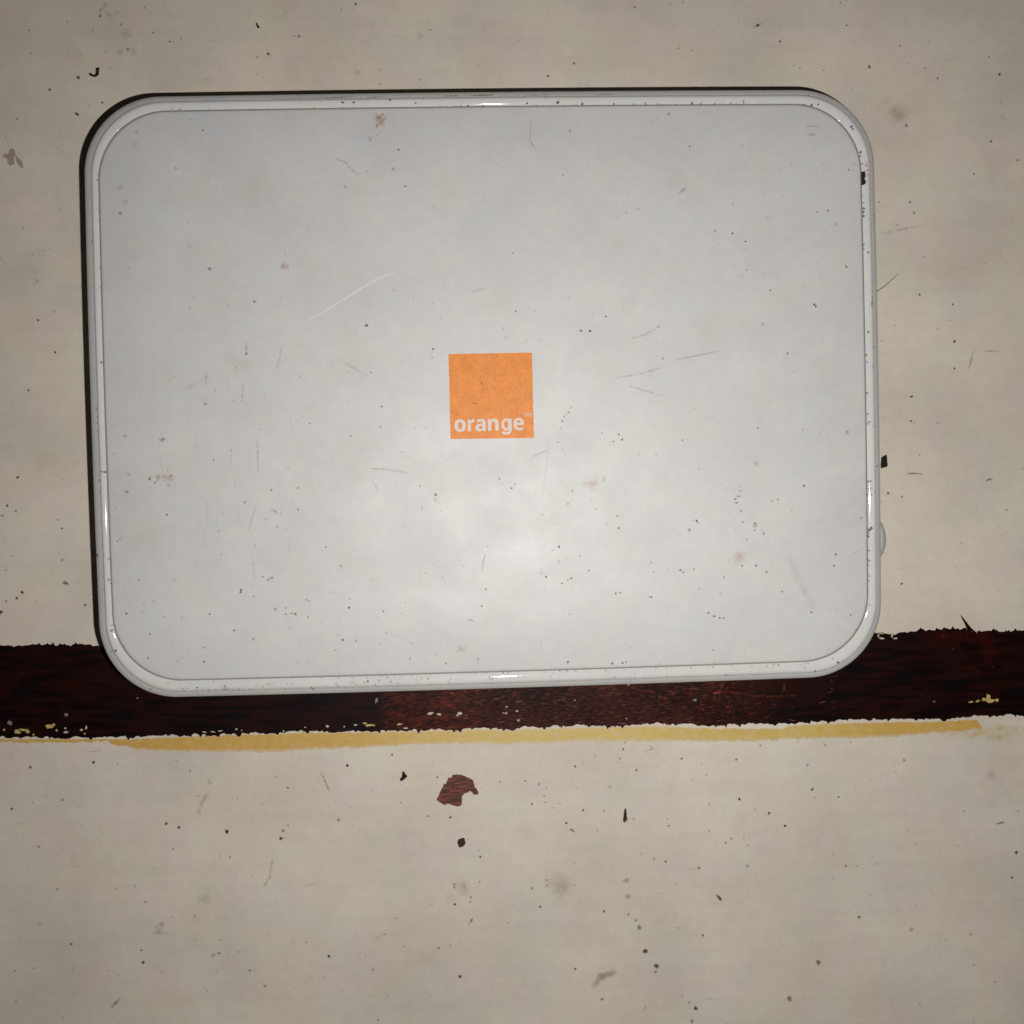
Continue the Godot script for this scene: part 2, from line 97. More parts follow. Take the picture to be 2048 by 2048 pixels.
const FLAKES := [-13384, 8597, 167, 139, 2, -13174, 8846, 194, 125, 1, -13008, 8795, 306, 69, 1, -12900, 8854, 125, 139, 1, -12293, 8725, 306, 125, 1, -12200, 8683, 139, 69, 1, -12114, 8842, 83, 69, 1, -11875, 8794, 69, 56, 0, -11860, 8895, 153, 83, 0, -12739, 8941, 69, 56, 1, -11437, 8845, 97, 83, 0, -11307, 8793, 69, 125, 1, -11349, 8960, 69, 56, 1, -11845, 8422, 111, 111, 2, -8077, 9017, 139, 42, 0, -7855, 9016, 167, 42, 0, -7651, 9004, 167, 42, 0, -7206, 8969, 69, 69, 0, -7059, 9004, 42, 42, 0, -13536, 8778, 69, 56, 0, -9881, 8017, 56, 56, 2, -3909, 8952, 111, 56, 0, -3665, 8911, 167, 56, 1, -3536, 8972, 222, 83, 1, -3405, 8983, 97, 56, 1, -2695, 8972, 194, 56, 1, -2529, 9087, 167, 56, 0, -4692, 8965, 97, 97, 0, -4227, 8987, 56, 42, 0, -1826, 8694, 181, 83, 0, -1583, 8724, 139, 69, 0, -1001, 8720, 139, 83, 0, -1077, 8767, 69, 56, 0, 259, 8752, 139, 56, 0, -5306, 8972, 56, 42, 0, -5420, 9070, 111, 56, 0, -4993, 9095, 97, 42, 0, -5903, 9065, 56, 56, 0, -3312, 8282, 111, 194, 2, 5609, 8550, 125, 97, 2, 248, 8754, 139, 56, 0, 589, 8701, 83, 56, 0, 620, 8974, 69, 69, 0, 3668, 9014, 69, 56, 2, 309, 8578, 69, 42, 0, 3745, 8059, 69, 42, 0, 2220, 8448, 42, 42, 0, 13519, 8850, 153, 69, 1, 13704, 8835, 167, 69, 1, 13889, 8796, 139, 97, 1, 14013, 8711, 139, 194, 1, 14093, 8835, 278, 111, 1, 14258, 8824, 111, 97, 1, 12455, 8804, 83, 42, 2, 10956, 6823, 153, 42, 0, 10966, 6964, 181, 56, 0, 10874, 6881, 56, 125, 0, 11260, 6892, 56, 139, 0, 11361, 6975, 139, 56, 0, 11302, 6861, 83, 42, 0]
const CHIPS := {"main": [-1719, 11137, -1694, 11074, -1636, 10972, -1577, 10830, -1527, 10767, -1518, 10696, -1438, 10674, -1403, 10579, -1386, 10516, -1274, 10496, -1257, 10440, -1129, 10421, -971, 10450, -877, 10501, -766, 10545, -681, 10612, -651, 10717, -637, 10798, -591, 10839, -537, 10945, -555, 11017, -666, 11013, -713, 10947, -791, 10905, -848, 10951, -936, 10967, -977, 11026, -1018, 11049, -1032, 11121, -1050, 11200, -1016, 11290, -1072, 11320, -1152, 11328, -1246, 11298, -1341, 11262, -1420, 11244, -1485, 11278, -1548, 11255, -1594, 11214],
"small": [-1169, 12351, -1127, 12240, -1047, 12227, -966, 12206, -945, 12295, -931, 12368, -972, 12439, -1037, 12476, -1117, 12498, -1147, 12416],
"comma": [-2711, 10479, -2644, 10430, -2656, 10303, -2615, 10284, -2572, 10356, -2508, 10435, -2586, 10508, -2688, 10566, -2718, 10545],
"splinter": [3503, 11919, 3535, 11638, 3563, 11526, 3603, 11563, 3613, 11794, 3632, 11862, 3554, 11946],
"hook": [-10663, -9099, -10632, -9118, -10526, -9050, -10488, -9078, -10467, -9139, -10472, -9251, -10361, -9250, -10384, -9138, -10386, -9049, -10492, -8977, -10637, -9035],
"nick": [11020, 1847, 11124, 1798, 11183, 1763, 11201, 1810, 11213, 2076, 11192, 2116, 11077, 2144, 11015, 2149],
"tick": [-6112, -10415, -6077, -10425, -6045, -10356, -6003, -10287, -6048, -10263, -6095, -10307],
"crack": [13218, 6349, 13259, 6374, 13459, 6630, 13540, 6733, 13701, 6879, 13658, 7039, 13413, 7032, 13417, 6749, 13357, 6627]}
const WOOD_SCRATCHES := [
	{"w": 35, "d": 80, "p": [2906, 8170, 3153, 8121, 3382, 8052]},
	{"w": 35, "d": 90, "p": [3685, 8099, 3986, 8203, 4289, 8269, 4667, 8395, 4759, 8531]},
	{"w": 40, "d": 90, "p": [5110, 8143, 5009, 8387, 4720, 8568]},
	{"w": 60, "d": 90, "p": [6427, 8088, 6346, 8314, 6192, 8385, 6149, 8612]},
	{"w": 30, "d": 90, "p": [6040, 8342, 6498, 8356, 6956, 8408, 7414, 8518]},
	{"w": 35, "d": 60, "p": [5241, 8223, 5737, 8226]},
	{"w": 40, "d": 60, "p": [6259, 8844, 6563, 8949, 6683, 8705]},
	{"w": 50, "d": 70, "p": [5816, 8088, 6198, 8088]},
	{"w": 35, "d": 80, "p": [7174, 8476, 7657, 8511, 8506, 8517]},
	{"w": 60, "d": 90, "p": [8149, 8124, 8166, 8326, 8063, 8443]},
	{"w": 35, "d": 50, "p": [7170, 8677, 7533, 8708]},
	{"w": 120, "d": 40, "p": [546, 8098, 502, 8361]},
	{"w": 80, "d": 30, "p": [2132, 8071, 2089, 8297]}]
const WOOD_RED := [
	{"w": 320, "d": 50, "p": [12270, 6999, 13087, 6942, 13863, 7004]},
	{"w": 450, "d": 60, "p": [13864, 6964, 14103, 7456, 14097, 7860]},
	{"w": 200, "d": 40, "p": [13440, 8002, 13850, 7974]},
	{"w": 150, "d": 30, "p": [-12576, 7558, -11991, 7539, -11260, 7524]},
	{"w": 80, "d": 35, "p": [-11077, 7529, -10491, 7528]},
	{"w": 80, "d": 30, "p": [-12492, 7226, -11835, 7227]}]
const RIM_GAP := [9608, -5381, 9683, -5396, 9706, -5265, 9672, -5216, 9717, -5125, 9678, -5068, 9611, -5045]

var rng := RandomNumberGenerator.new()
var names := {}
var edge_noise := FastNoiseLite.new()


func _ready() -> void:
	# camera
	var cam := Camera3D.new()
	cam.name = "camera"
	cam.fov = 50.0
	cam.near = 0.01
	cam.far = 10.0
	cam.transform = Transform3D(Basis(Vector3(0.99901, 0.03777, 0.02363), Vector3(0.02447, -0.02204, -0.99946), Vector3(-0.03723, 0.99904, -0.02294)), Vector3(-0.00554, 0.30552, 0.02429))
	add_child(cam)
	cam.current = true
	# a nearly dark room
	var we := WorldEnvironment.new()
	we.name = "room_dark"
	var env := Environment.new()
	env.background_mode = Environment.BG_COLOR
	env.background_color = Color(0.05, 0.047, 0.045)
	env.tonemap_mode = Environment.TONE_MAPPER_LINEAR
	env.tonemap_exposure = 1.0
	env.sdfgi_enabled = true
	env.ssao_enabled = true
	env.ssil_enabled = true
	we.environment = env
	add_child(we)
	# the phone's flash, beside the lens and turned the same way
	var flash := AreaLight3D.new()
	flash.name = "phone_flash"
	flash.light_color = Color(1.0, 0.985, 0.965)
	flash.light_energy = 0.070
	flash.area_size = Vector2(0.0032, 0.0020)
	flash.area_range = 4.0
	flash.shadow_enabled = true
	flash.transform = Transform3D(Basis(Vector3(0, 0, 1), 0.14) * Basis(Vector3(1, 0, 0), -0.10) * cam.transform.basis, Vector3(0.00976, 0.30023, 0.03397))
	add_child(flash)

	rng.seed = 41
	edge_noise.seed = 7
	edge_noise.frequency = 1.0
	edge_noise.fractal_octaves = 1
	build_tabletop()
	build_router()
	build_hair()


# ---------------------------------------------------------------- helpers

func numbered(called: String) -> String:
	names[called] = names.get(called, -1) + 1
	return called if names[called] == 0 else "%s_%03d" % [called, names[called]]


func thing(called: String, label: String, category: String, at := Vector3.ZERO) -> Node3D:
	var o := Node3D.new()
	o.name = numbered(called)
	o.position = at * MM
	o.set_meta("label", label)
	o.set_meta("category", category)
	add_child(o, true)
	return o


func part(called: String, mesh: Mesh, mat: Material, parent: Node, label := "") -> MeshInstance3D:
	var o := MeshInstance3D.new()
	o.name = called
	o.mesh = mesh
	o.material_override = mat
	if label:
		o.set_meta("label", label)
	parent.add_child(o, true)
	return o


func lin(r: float, g: float, b: float) -> Color:
	return Color(r, g, b).linear_to_srgb()


func material(albedo: Color, rough: float, tex: Texture2D = null) -> StandardMaterial3D:
	var m := StandardMaterial3D.new()
	m.albedo_color = albedo
	m.roughness = rough
	m.albedo_texture = tex
	return m


func points(a: Array) -> PackedVector2Array:
	var out := PackedVector2Array()
	for i in range(0, a.size(), 2):
		out.append(Vector2(a[i], a[i + 1]) * 0.01)
	return out


func noise(kind_seed: int, freq: float, octaves := 3) -> FastNoiseLite:
	var n := FastNoiseLite.new()
	n.seed = kind_seed
	n.noise_type = FastNoiseLite.TYPE_SIMPLEX_SMOOTH
	n.frequency = freq
	n.fractal_octaves = octaves
	return n


# A grey noise picture w x h made at lower resolution (cells across) and enlarged.
func noise_bytes(kind_seed: int, freq: float, w: int, h: int, nw: int, nh: int, octaves := 3) -> PackedByteArray:
	var im := noise(kind_seed, freq, octaves).get_image(nw, nh)
	if nw != w or nh != h:
		im.resize(w, h, Image.INTERPOLATE_CUBIC)
	im.convert(Image.FORMAT_L8)
	return im.get_data()


# ---------------------------------------------------------------- painting marks into a texture

var im: Image
var im_at := Vector2.ZERO    # where the picture's corner lies, mm
var im_k := 1.0              # pixels per mm

func dab(c: Vector2, r: float, a: float, color: Color, soft := 0.5, ragged := 0.3) -> void:
	var q := (c - im_at) * im_k
	var rr := maxf(r * im_k, 0.6)
	var ph1 := rng.randf() * TAU
	var ph2 := rng.randf() * TAU
	var squash := rng.randf_range(0.75, 1.3)
	var turn := rng.randf() * PI
	var reach := int(ceil(rr * 1.9)) + 1
	for y in range(maxi(int(q.y) - reach, 0), mini(int(q.y) + reach + 1, im.get_height())):
		for x in range(maxi(int(q.x) - reach, 0), mini(int(q.x) + reach + 1, im.get_width())):
			var v := (Vector2(x + 0.5, y + 0.5) - q).rotated(turn)
			v.x *= squash
			var t := v.angle()
			var edge := rr * (1.0 + ragged * (sin(t * 2.0 + ph1) * 0.6 + sin(t * 3.0 + ph2) * 0.6))
			var k := 1.0 - smoothstep(edge * (1.0 - soft), edge * (1.0 + soft * 0.6) + 0.4, v.length())
			if k > 0.003:
				im.set_pixel(x, y, im.get_pixel(x, y).lerp(color, k * a))


# A blotchy stain: many small dabs thrown round a centre.
func stain(c: Vector2, r: float, a: float, color: Color) -> void:
	var n := int(clampf(r * 10.0, 3, 60))
	for i in n:
		var off := Vector2(rng.randfn(0.0, 0.45), rng.randfn(0.0, 0.45)) * r
		dab(c + off, r * rng.randf_range(0.12, 0.6), a * rng.randf_range(0.25, 0.75), color, 0.7, 0.45)


func stroke(pts: PackedVector2Array, width: float, a: float, color: Color, broken := 0.35) -> void:
	for i in pts.size() - 1:
		var n := int(pts[i].distance_to(pts[i + 1]) / maxf(width * 0.35, 0.06)) + 1
		for j in n:
			if rng.randf() < broken:
				continue
			var s := (i + float(j) / n) / (pts.size() - 1)
			var fade := 0.45 + 0.55 * sin(PI * clampf(s, 0.04, 0.96))
			dab(pts[i].lerp(pts[i + 1], float(j) / n) + Vector2(rng.randfn(0, 0.1), rng.randfn(0, 0.1)) * width, width * 0.5, a * fade * 0.6, color, 0.6, 0.2)


func specks(list: Array, color: Color, blotch := false) -> void:
	for i in range(0, list.size(), 4):
		var at := Vector2(list[i], list[i + 1]) * 0.01
		var r: float = list[i + 2] * 0.01
		var a: float = list[i + 3] * 0.01
		if blotch and r > 0.4:
			stain(at, r, a * 0.8, color.lerp(Color(0.80, 0.66, 0.56), 0.45))
			continue
		var soft := 0.8 if r > 0.6 and a < 0.5 else 0.4
		dab(at, r * 0.72, a * 0.85, color.lerp(Color(0.42, 0.36, 0.30), rng.randf() * 0.3), soft, 0.2)
		if a > 0.55:      # a darker heart
			dab(at + Vector2(rng.randfn(0, 0.05), rng.randfn(0, 0.05)), r * 0.38, a, color, 0.4, 0.2)


# ---------------------------------------------------------------- the table

func polyline_at(pl: PackedVector2Array, x: float) -> float:
	for i in pl.size() - 1:
		if x < pl[i + 1].x or i == pl.size() - 2:
			return lerpf(pl[i].y, pl[i + 1].y, clampf((x - pl[i].x) / (pl[i + 1].x - pl[i].x), 0.0, 1.0))
	return pl[0].y


func ragged(x: float, row: float) -> float:
	var n := edge_noise
	var z := n.get_noise_2d(x * 0.12, row) * 0.40 + n.get_noise_2d(x * 0.45, row + 40.0) * 0.34 + n.get_noise_2d(x * 1.3, row + 80.0) * 0.10
	var bite := n.get_noise_2d(x * 0.55, row + 120.0)
	if bite > 0.30:
		z += (bite - 0.30) * 1.9 * (0.7 + 0.5 * n.get_noise_2d(x * 1.8, row + 160.0))
	return z


# Where the vertical line at x lies inside a chip's outline; x > y when it does not.
func span(outline: PackedVector2Array, x: float) -> Vector2:
	var lo := INF
	var hi := -INF
	for i in outline.size():
		var a := outline[i]
		var b := outline[(i + 1) % outline.size()]
		if (a.x <= x) != (b.x <= x):
			var z := lerpf(a.y, b.y, (x - a.x) / (b.x - a.x))
			lo = minf(lo, z)
			hi = maxf(hi, z)
	return Vector2(lo, hi)


func table_uv(v: Vector3) -> Vector2:
	return Vector2(v.x - TEX_X, v.z - TEX_Z) / TEX_SPAN


func put(st: SurfaceTool, v: Vector3, n: Vector3, uv: Vector2) -> void:
	st.set_normal(n)
	st.set_uv(uv)
	st.add_vertex(v * MM)


func quad(st: SurfaceTool, a: Vector3, b: Vector3, c: Vector3, d: Vector3, n: Vector3) -> void:
	# front faces run clockwise seen from the side that n points to
	var flip := (b - a).cross(c - a).dot(n) > 0.0
	for v in ([a, c, b, a, d, c] if flip else [a, b, c, a, c, d]):
		put(st, v, n, table_uv(v))


# One sheet of paint from the far line to a ragged edge, with chips broken out of it.
func paint_sheet(edge: PackedVector2Array, far_z: float, row: float, toward: float, chips: Array) -> ArrayMesh:
	var st := SurfaceTool.new()
	st.begin(Mesh.PRIMITIVE_TRIANGLES)
	var xs := PackedFloat32Array()
	var x := -300.0
	while x < 300.01:
		xs.append(x)
		x += 0.15 if x > -156.0 and x < 166.0 else 2.0
	var edge_at := func(q: float) -> float: return polyline_at(edge, q) - toward * ragged(q, row)
	var before: float = edge_at.call(xs[0])
	for i in xs.size() - 1:
		var x0 := xs[i]
		var x1 := xs[i + 1]
		var z0 := before
		var z1: float = edge_at.call(x1)
		before = z1
		# intervals that remain on this column, from the far line to the edge
		var from0 := far_z
		var from1 := far_z
		var pieces := []
		var cuts := []
		for c: PackedVector2Array in chips:
			var s0 := span(c, x0)
			var s1 := span(c, x1)
			if s0.x > s0.y and s1.x > s1.y:
				continue
			if s0.x > s0.y:
				s0 = Vector2.ONE * (s1.x + s1.y) * 0.5
			if s1.x > s1.y:
				s1 = Vector2.ONE * (s0.x + s0.y) * 0.5
			cuts.append([s0, s1])
		cuts.sort_custom(func(p, q): return (p[0].x < q[0].x) == (toward > 0.0))
		for c in cuts:
			var near0: float = c[0].x if toward > 0.0 else c[0].y
			var near1: float = c[1].x if toward > 0.0 else c[1].y
			pieces.append([from0, from1, near0, near1])
			from0 = c[0].y if toward > 0.0 else c[0].x
			from1 = c[1].y if toward > 0.0 else c[1].x
		if (z0 - from0) * toward > 0.0 or (z1 - from1) * toward > 0.0:
			pieces.append([from0, from1, z0 if (z0 - from0) * toward > 0.0 else from0, z1 if (z1 - from1) * toward > 0.0 else from1])
			quad(st, Vector3(x0, 0, z0), Vector3(x1, 0, z1), Vector3(x1, -PAINT, z1), Vector3(x0, -PAINT, z0), Vector3(0, 0, toward))
		for p in pieces:
			quad(st, Vector3(x0, 0, p[0]), Vector3(x1, 0, p[1]), Vector3(x1, 0, p[3]), Vector3(x0, 0, p[2]), Vector3.UP)
	for c: PackedVector2Array in chips:
		var mid := Vector2.ZERO
		for v in c:
			mid += v / c.size()
		for i in c.size():
			var a := c[i]
			var b := c[(i + 1) % c.size()]
			if (a.y - edge_at.call(a.x)) * toward > 0.0 or (b.y - edge_at.call(b.x)) * toward > 0.0:
				continue
			var n := Vector2(b.y - a.y, a.x - b.x).normalized()
			if n.dot(mid - a) < 0.0:
				n = -n
			quad(st, Vector3(a.x, 0, a.y), Vector3(b.x, 0, b.y), Vector3(b.x, -PAINT, b.y), Vector3(a.x, -PAINT, a.y), Vector3(n.x, 0, n.y))
	return st.commit()


func rough_outline(pts: PackedVector2Array, amount: float) -> PackedVector2Array:
	var out := PackedVector2Array()
	for i in pts.size():
		var a := pts[i]
		var b := pts[(i + 1) % pts.size()]
		var n := maxi(int(a.distance_to(b) / 0.22), 1)
		for j in n:
			var q := a.lerp(b, float(j) / n)
			out.append(q + Vector2(rng.randf_range(-1, 1), rng.randf_range(-1, 1)) * amount * (1.0 if j else 0.4))
	return out


# A flat slab with the given outline, its top at y and its foot at y - thick.
func slab(outline: PackedVector2Array, y: float, thick: float) -> ArrayMesh:
	var st := SurfaceTool.new()
	st.begin(Mesh.PRIMITIVE_TRIANGLES)
	var tris := Geometry2D.triangulate_polygon(outline)
	for i in range(0, tris.size(), 3):
		var a := outline[tris[i]]
		var b := outline[tris[i + 1]]
		var c := outline[tris[i + 2]]
		if (b - a).cross(c - a) < 0.0:
			var keep := b
			b = c
			c = keep
		for q in [a, b, c]:
			var v := Vector3(q.x, y, q.y)
			put(st, v, Vector3.UP, table_uv(v))
	if thick > 0.0:
		var clockwise := Geometry2D.is_polygon_clockwise(outline)
		for i in outline.size():
			var a := outline[i]
			var b := outline[(i + 1) % outline.size()]
			var n := Vector2(b.y - a.y, a.x - b.x).normalized() * (-1.0 if clockwise else 1.0)
			quad(st, Vector3(a.x, y, a.y), Vector3(b.x, y, b.y), Vector3(b.x, y - thick, b.y), Vector3(a.x, y - thick, a.y), Vector3(n.x, 0, n.y))
	return st.commit()


func paint_texture() -> ImageTexture:
	var n := 2048
	var broad := noise_bytes(3, 0.012, n, n, 512, 512, 4)
	var warm := noise_bytes(11, 0.020, n, n, 512, 512, 3)
	var green := noise_bytes(19, 0.030, n, n, 512, 512, 2)
	var streak := noise_bytes(5, 0.035, n, n, 96, 2048, 4)
	var grain := noise_bytes(23, 0.22, n, n, n, n, 2)
	var mottle := noise_bytes(29, 0.07, n, n, 1024, 1024, 3)
	var data := PackedByteArray()
	data.resize(n * n * 3)
	for i in n * n:
		var v := 1.0 + (broad[i] - 128) * 0.00036 + (streak[i] - 128) * 0.00008 + (grain[i] - 128) * 0.00022 + (mottle[i] - 128) * 0.00012
		var w := (warm[i] - 128) * 0.020
		var g := (green[i] - 128) * 0.016
		data[i * 3] = int(clampf(220.0 * v + w - g * 0.4, 0, 255))
		data[i * 3 + 1] = int(clampf(211.0 * v + g, 0, 255))
		data[i * 3 + 2] = int(clampf(196.5 * v - w * 1.1 - g * 0.3, 0, 255))
	im = Image.create_from_data(n, n, false, Image.FORMAT_RGB8, data)
	im_at = Vector2(TEX_X, TEX_Z)
	im_k = n / TEX_SPAN
	var dark := Color(0.16, 0.135, 0.10)
	var brown := Color(0.47, 0.36, 0.21)
	# the worn patch where the top coat is gone
	for outline in [points(TABLE_BARE), points(TABLE_BARE_2)]:
		var mid := Vector2.ZERO
		for q in outline:
			mid += q / outline.size()
		for y in range(int((mid.y - 9 - TEX_Z) * im_k), int((mid.y + 9 - TEX_Z) * im_k)):
			for x in range(maxi(int((mid.x - 9 - TEX_X) * im_k), 0), int((mid.x + 9 - TEX_X) * im_k)):
				if Geometry2D.is_point_in_polygon(Vector2(x, y) / im_k + im_at, outline):
					im.set_pixel(x, y, im.get_pixel(x, y).lerp(Color(0.63, 0.56, 0.48), 0.8))
	specks(TABLE_BROWN, brown, true)
	for s in TABLE_STROKES:
		stroke(points(s.p), s.w * 0.01, s.d * 0.01, dark)
	specks(TABLE_SPECKS, dark)
	# fainter, smaller grime than can be counted
	for i in 900:
		var at := Vector2(rng.randf_range(TEX_X, TEX_X + TEX_SPAN), rng.randf_range(TEX_Z, TEX_Z + TEX_SPAN))
		dab(at, rng.randf_range(0.08, 0.3), rng.randf_range(0.06, 0.22), dark, 0.6)
	for i in 70:
		var at := Vector2(rng.randf_range(TEX_X, TEX_X + TEX_SPAN), rng.randf_range(TEX_Z, TEX_Z + TEX_SPAN))
		dab(at, rng.randf_range(1.0, 5.0), rng.randf_range(0.02, 0.06), Color(0.5, 0.42, 0.3), 0.9)
	for i in 60:
		var at := Vector2(rng.randf_range(TEX_X, TEX_X + TEX_SPAN), rng.randf_range(TEX_Z, TEX_Z + TEX_SPAN))
		stroke(PackedVector2Array([at, at + Vector2.from_angle(rng.randfn(0.0, 0.5)) * rng.randf_range(1.0, 6.0)]), 0.2, rng.randf_range(0.05, 0.15), dark, 0.5)
	# pale yellow smear at the right end of the line
	var pale := points(PALE_YELLOW)
	for i in 150:
		var a := pale[rng.randi() % pale.size()].lerp(pale[rng.randi() % pale.size()], rng.randf())
		dab(a, rng.randf_range(0.4, 0.9), 0.12, Color(0.80, 0.70, 0.42), 0.8)
	return ImageTexture.create_from_image(im)


func wood_texture() -> Array:
	var w := 2048
	var h := 320                # 50 mm from z = 55
	var grain := noise_bytes(31, 0.06, w, h, 256, h, 4)
	var fine := noise_bytes(37, 0.28, w, h, 400, h, 3)
	var blot := noise_bytes(43, 0.05, w, h, 256, 40, 3)
	var dash := noise_bytes(47, 0.30, w, h, 420, h, 2)
	var data := PackedByteArray()
	data.resize(w * h * 3)
	var high := PackedByteArray()
	high.resize(w * h)
	for y in h:
		for x in w:
			var i := y * w + x
			var mx := TEX_X + x * TEX_SPAN / w
			var worn := smoothstep(-42.0, -8.0, mx) * (1.0 - smoothstep(62.0, 88.0, mx))
			var b := blot[i] / 255.0
			var g := grain[i] / 255.0
			var f := fine[i] / 255.0
			var k := worn * smoothstep(0.25, 0.75, b * 0.45 + f * 0.4 + g * 0.3) * 0.9
			var red := smoothstep(0.58, 0.8, b) * smoothstep(0.35, 0.65, g) * 0.55
			var c := Color(0.135, 0.040, 0.033).lerp(Color(0.060, 0.024, 0.022), smoothstep(0.3, 0.7, g))
			c = c.lerp(Color(0.20, 0.05, 0.042), red)
			c = c.lerp(Color(0.29, 0.135, 0.110), k * 0.75)
			var patch := smoothstep(-34.0, -29.0, mx) * (1.0 - smoothstep(-14.0, 2.0, mx))
			c = c.lerp(Color(0.37, 0.13, 0.085), patch * smoothstep(0.42, 0.62, f * 0.5 + g * 0.5) * 0.75)
			var d := smoothstep(0.60, 0.74, dash[i] / 255.0) * worn
			c = c.lerp(Color(0.46, 0.22, 0.17), d * 0.55)
			c = c.lerp(Color(0.05, 0.035, 0.035), smoothstep(0.66, 0.80, 1.0 - f) * worn * 0.7)
			data[i * 3] = int(c.r * 255.0)
			data[i * 3 + 1] = int(c.g * 255.0)
			data[i * 3 + 2] = int(c.b * 255.0)
			high[i] = int(clampf(120.0 + (f - 0.5) * 170.0 + (g - 0.5) * 60.0 - d * 30.0, 0, 255))
	im = Image.create_from_data(w, h, false, Image.FORMAT_RGB8, data)
	im_at = Vector2(TEX_X, 55.0)
	im_k = w / TEX_SPAN
	for s in WOOD_RED:
		stroke(points(s.p), s.w * 0.01, s.d * 0.01, Color(0.25, 0.055, 0.045), 0.2)
	for s in WOOD_SCRATCHES:
		stroke(points(s.p), s.w * 0.010, s.d * 0.010, Color(0.50, 0.21, 0.12), 0.55)
	for i in 260:
		var at := Vector2(clampf(rng.randfn(30.0, 36.0), -60.0, 95.0), rng.randf_range(64.0, 92.0))
		stroke(PackedVector2Array([at, at + Vector2(rng.randf_range(0.4, 2.4), rng.randfn(0, 0.25))]), rng.randf_range(0.12, 0.3), rng.randf_range(0.25, 0.8), Color(0.56, 0.31, 0.23).lerp(Color(0.66, 0.55, 0.46), rng.randf() * 0.6), 0.3)
	for i in 120:
		var at := Vector2(rng.randf_range(TEX_X, TEX_X + TEX_SPAN), rng.randf_range(64.0, 92.0))
		dab(at, rng.randf_range(0.08, 0.22), rng.randf_range(0.2, 0.6), Color(0.5, 0.42, 0.36), 0.5)
	return [ImageTexture.create_from_image(im), ImageTexture.create_from_image(Image.create_from_data(w, h, false, Image.FORMAT_L8, high))]


func bare_wood_texture() -> ImageTexture:
	var n := 256
	var a := noise_bytes(61, 0.06, n, n, 40, n, 4)
	var b := noise_bytes(67, 0.05, n, n, n, n, 3)
	var data := PackedByteArray()
	data.resize(n * n * 3)
	for i in n * n:
		var g := smoothstep(0.25, 0.75, a[i] / 255.0 * 0.75 + b[i] / 255.0 * 0.25)
		var c := Color(0.27, 0.125, 0.085).lerp(Color(0.52, 0.25, 0.14), g)
		data[i * 3] = int(c.r * 255.0)
		data[i * 3 + 1] = int(c.g * 255.0)
		data[i * 3 + 2] = int(c.b * 255.0)
	return ImageTexture.create_from_image(Image.create_from_data(n, n, false, Image.FORMAT_RGB8, data))


func build_tabletop() -> void:
	var t := thing("tabletop", "cream painted board with a bare dark wood strip edged in yellow", "table top")
	t.set_meta("kind", "structure")
	# the board itself
	var wood := wood_texture()
	var wm := material(Color.WHITE, 0.46, wood[0])
	wm.metallic_specular = 0.22
	wm.heightmap_enabled = true
	wm.heightmap_texture = wood[1]
	wm.heightmap_scale = 0.0025
	var st := SurfaceTool.new()
	st.begin(Mesh.PRIMITIVE_TRIANGLES)
	var top := -PAINT
	var c := [Vector3(-300, top, -300), Vector3(300, top, -300), Vector3(300, top, 300), Vector3(-300, top, 300)]
	for k in [0, 1, 2, 0, 2, 3]:
		put(st, c[k], Vector3.UP, Vector2((c[k].x - TEX_X) / TEX_SPAN, (c[k].z - 55.0) / 50.0))
	for k in 4:
		var a: Vector3 = c[k]
		var b: Vector3 = c[(k + 1) % 4]
		quad(st, a, b, b + Vector3.DOWN * 18.0, a + Vector3.DOWN * 18.0, ((a + b) * 0.5 * Vector3(1, 0, 1)).normalized())
	quad(st, c[0] + Vector3.DOWN * 18.0, c[1] + Vector3.DOWN * 18.0, c[2] + Vector3.DOWN * 18.0, c[3] + Vector3.DOWN * 18.0, Vector3.DOWN)
	part("wood_board", st.commit(), wm, t, "dark varnished wood showing as a strip between the paint")
	# the paint
	var pm := material(Color.WHITE, 0.60, paint_texture())
	pm.metallic_specular = 0.4
	var bump := NoiseTexture2D.new()
	bump.width = 1024
	bump.height = 1024
	bump.seamless = true
	bump.noise = noise(71, 0.03, 4)
	pm.heightmap_enabled = true
	pm.heightmap_texture = bump
	pm.heightmap_scale = 0.006
	var bare := material(Color.WHITE, 0.55, bare_wood_texture())
	bare.uv1_scale = Vector3(24, 24, 1)
	var dark_wood := material(lin(0.010, 0.006, 0.005), 0.9)
	var brown_wood := material(lin(0.045, 0.022, 0.016), 0.8)
	var upper_chips := []
	var lower_chips := []
	var chip_names := CHIPS.keys()
	for k in chip_names:
		var outline := rough_outline(points(CHIPS[k]), 0.10 if k == "main" else 0.05)
		var lower: bool = k in ["main", "small", "comma", "splinter"]
		(lower_chips if lower else upper_chips).append(outline)
		if k != "crack":
			var grown := Geometry2D.offset_polygon(outline, 0.15)
			if grown.size():
				part("paint_chip", slab(grown[0], -0.25, 0.0), bare if k == "main" else brown_wood if k in ["splinter", "small"] else dark_wood, t, "brown bare wood where a flake of paint came off" if k == "main" else "")
	part("paint_layer", paint_sheet(points(UPPER_EDGE), -300.0, 3.0, 1.0, upper_chips), pm, t, "cream paint above the dark strip")
	part("paint_layer", paint_sheet(points(LOWER_EDGE), 300.0, 11.0, -1.0, lower_chips), pm, t, "cream paint below the dark strip")
	part("yellow_line", yellow_sheet(), yellow_material(), t, "worn yellow painted line along the strip's lower edge")
	build_flakes(t)


func yellow_material() -> StandardMaterial3D:
	var m := material(Color.WHITE, 0.5)
	m.vertex_color_use_as_albedo = true
	return m


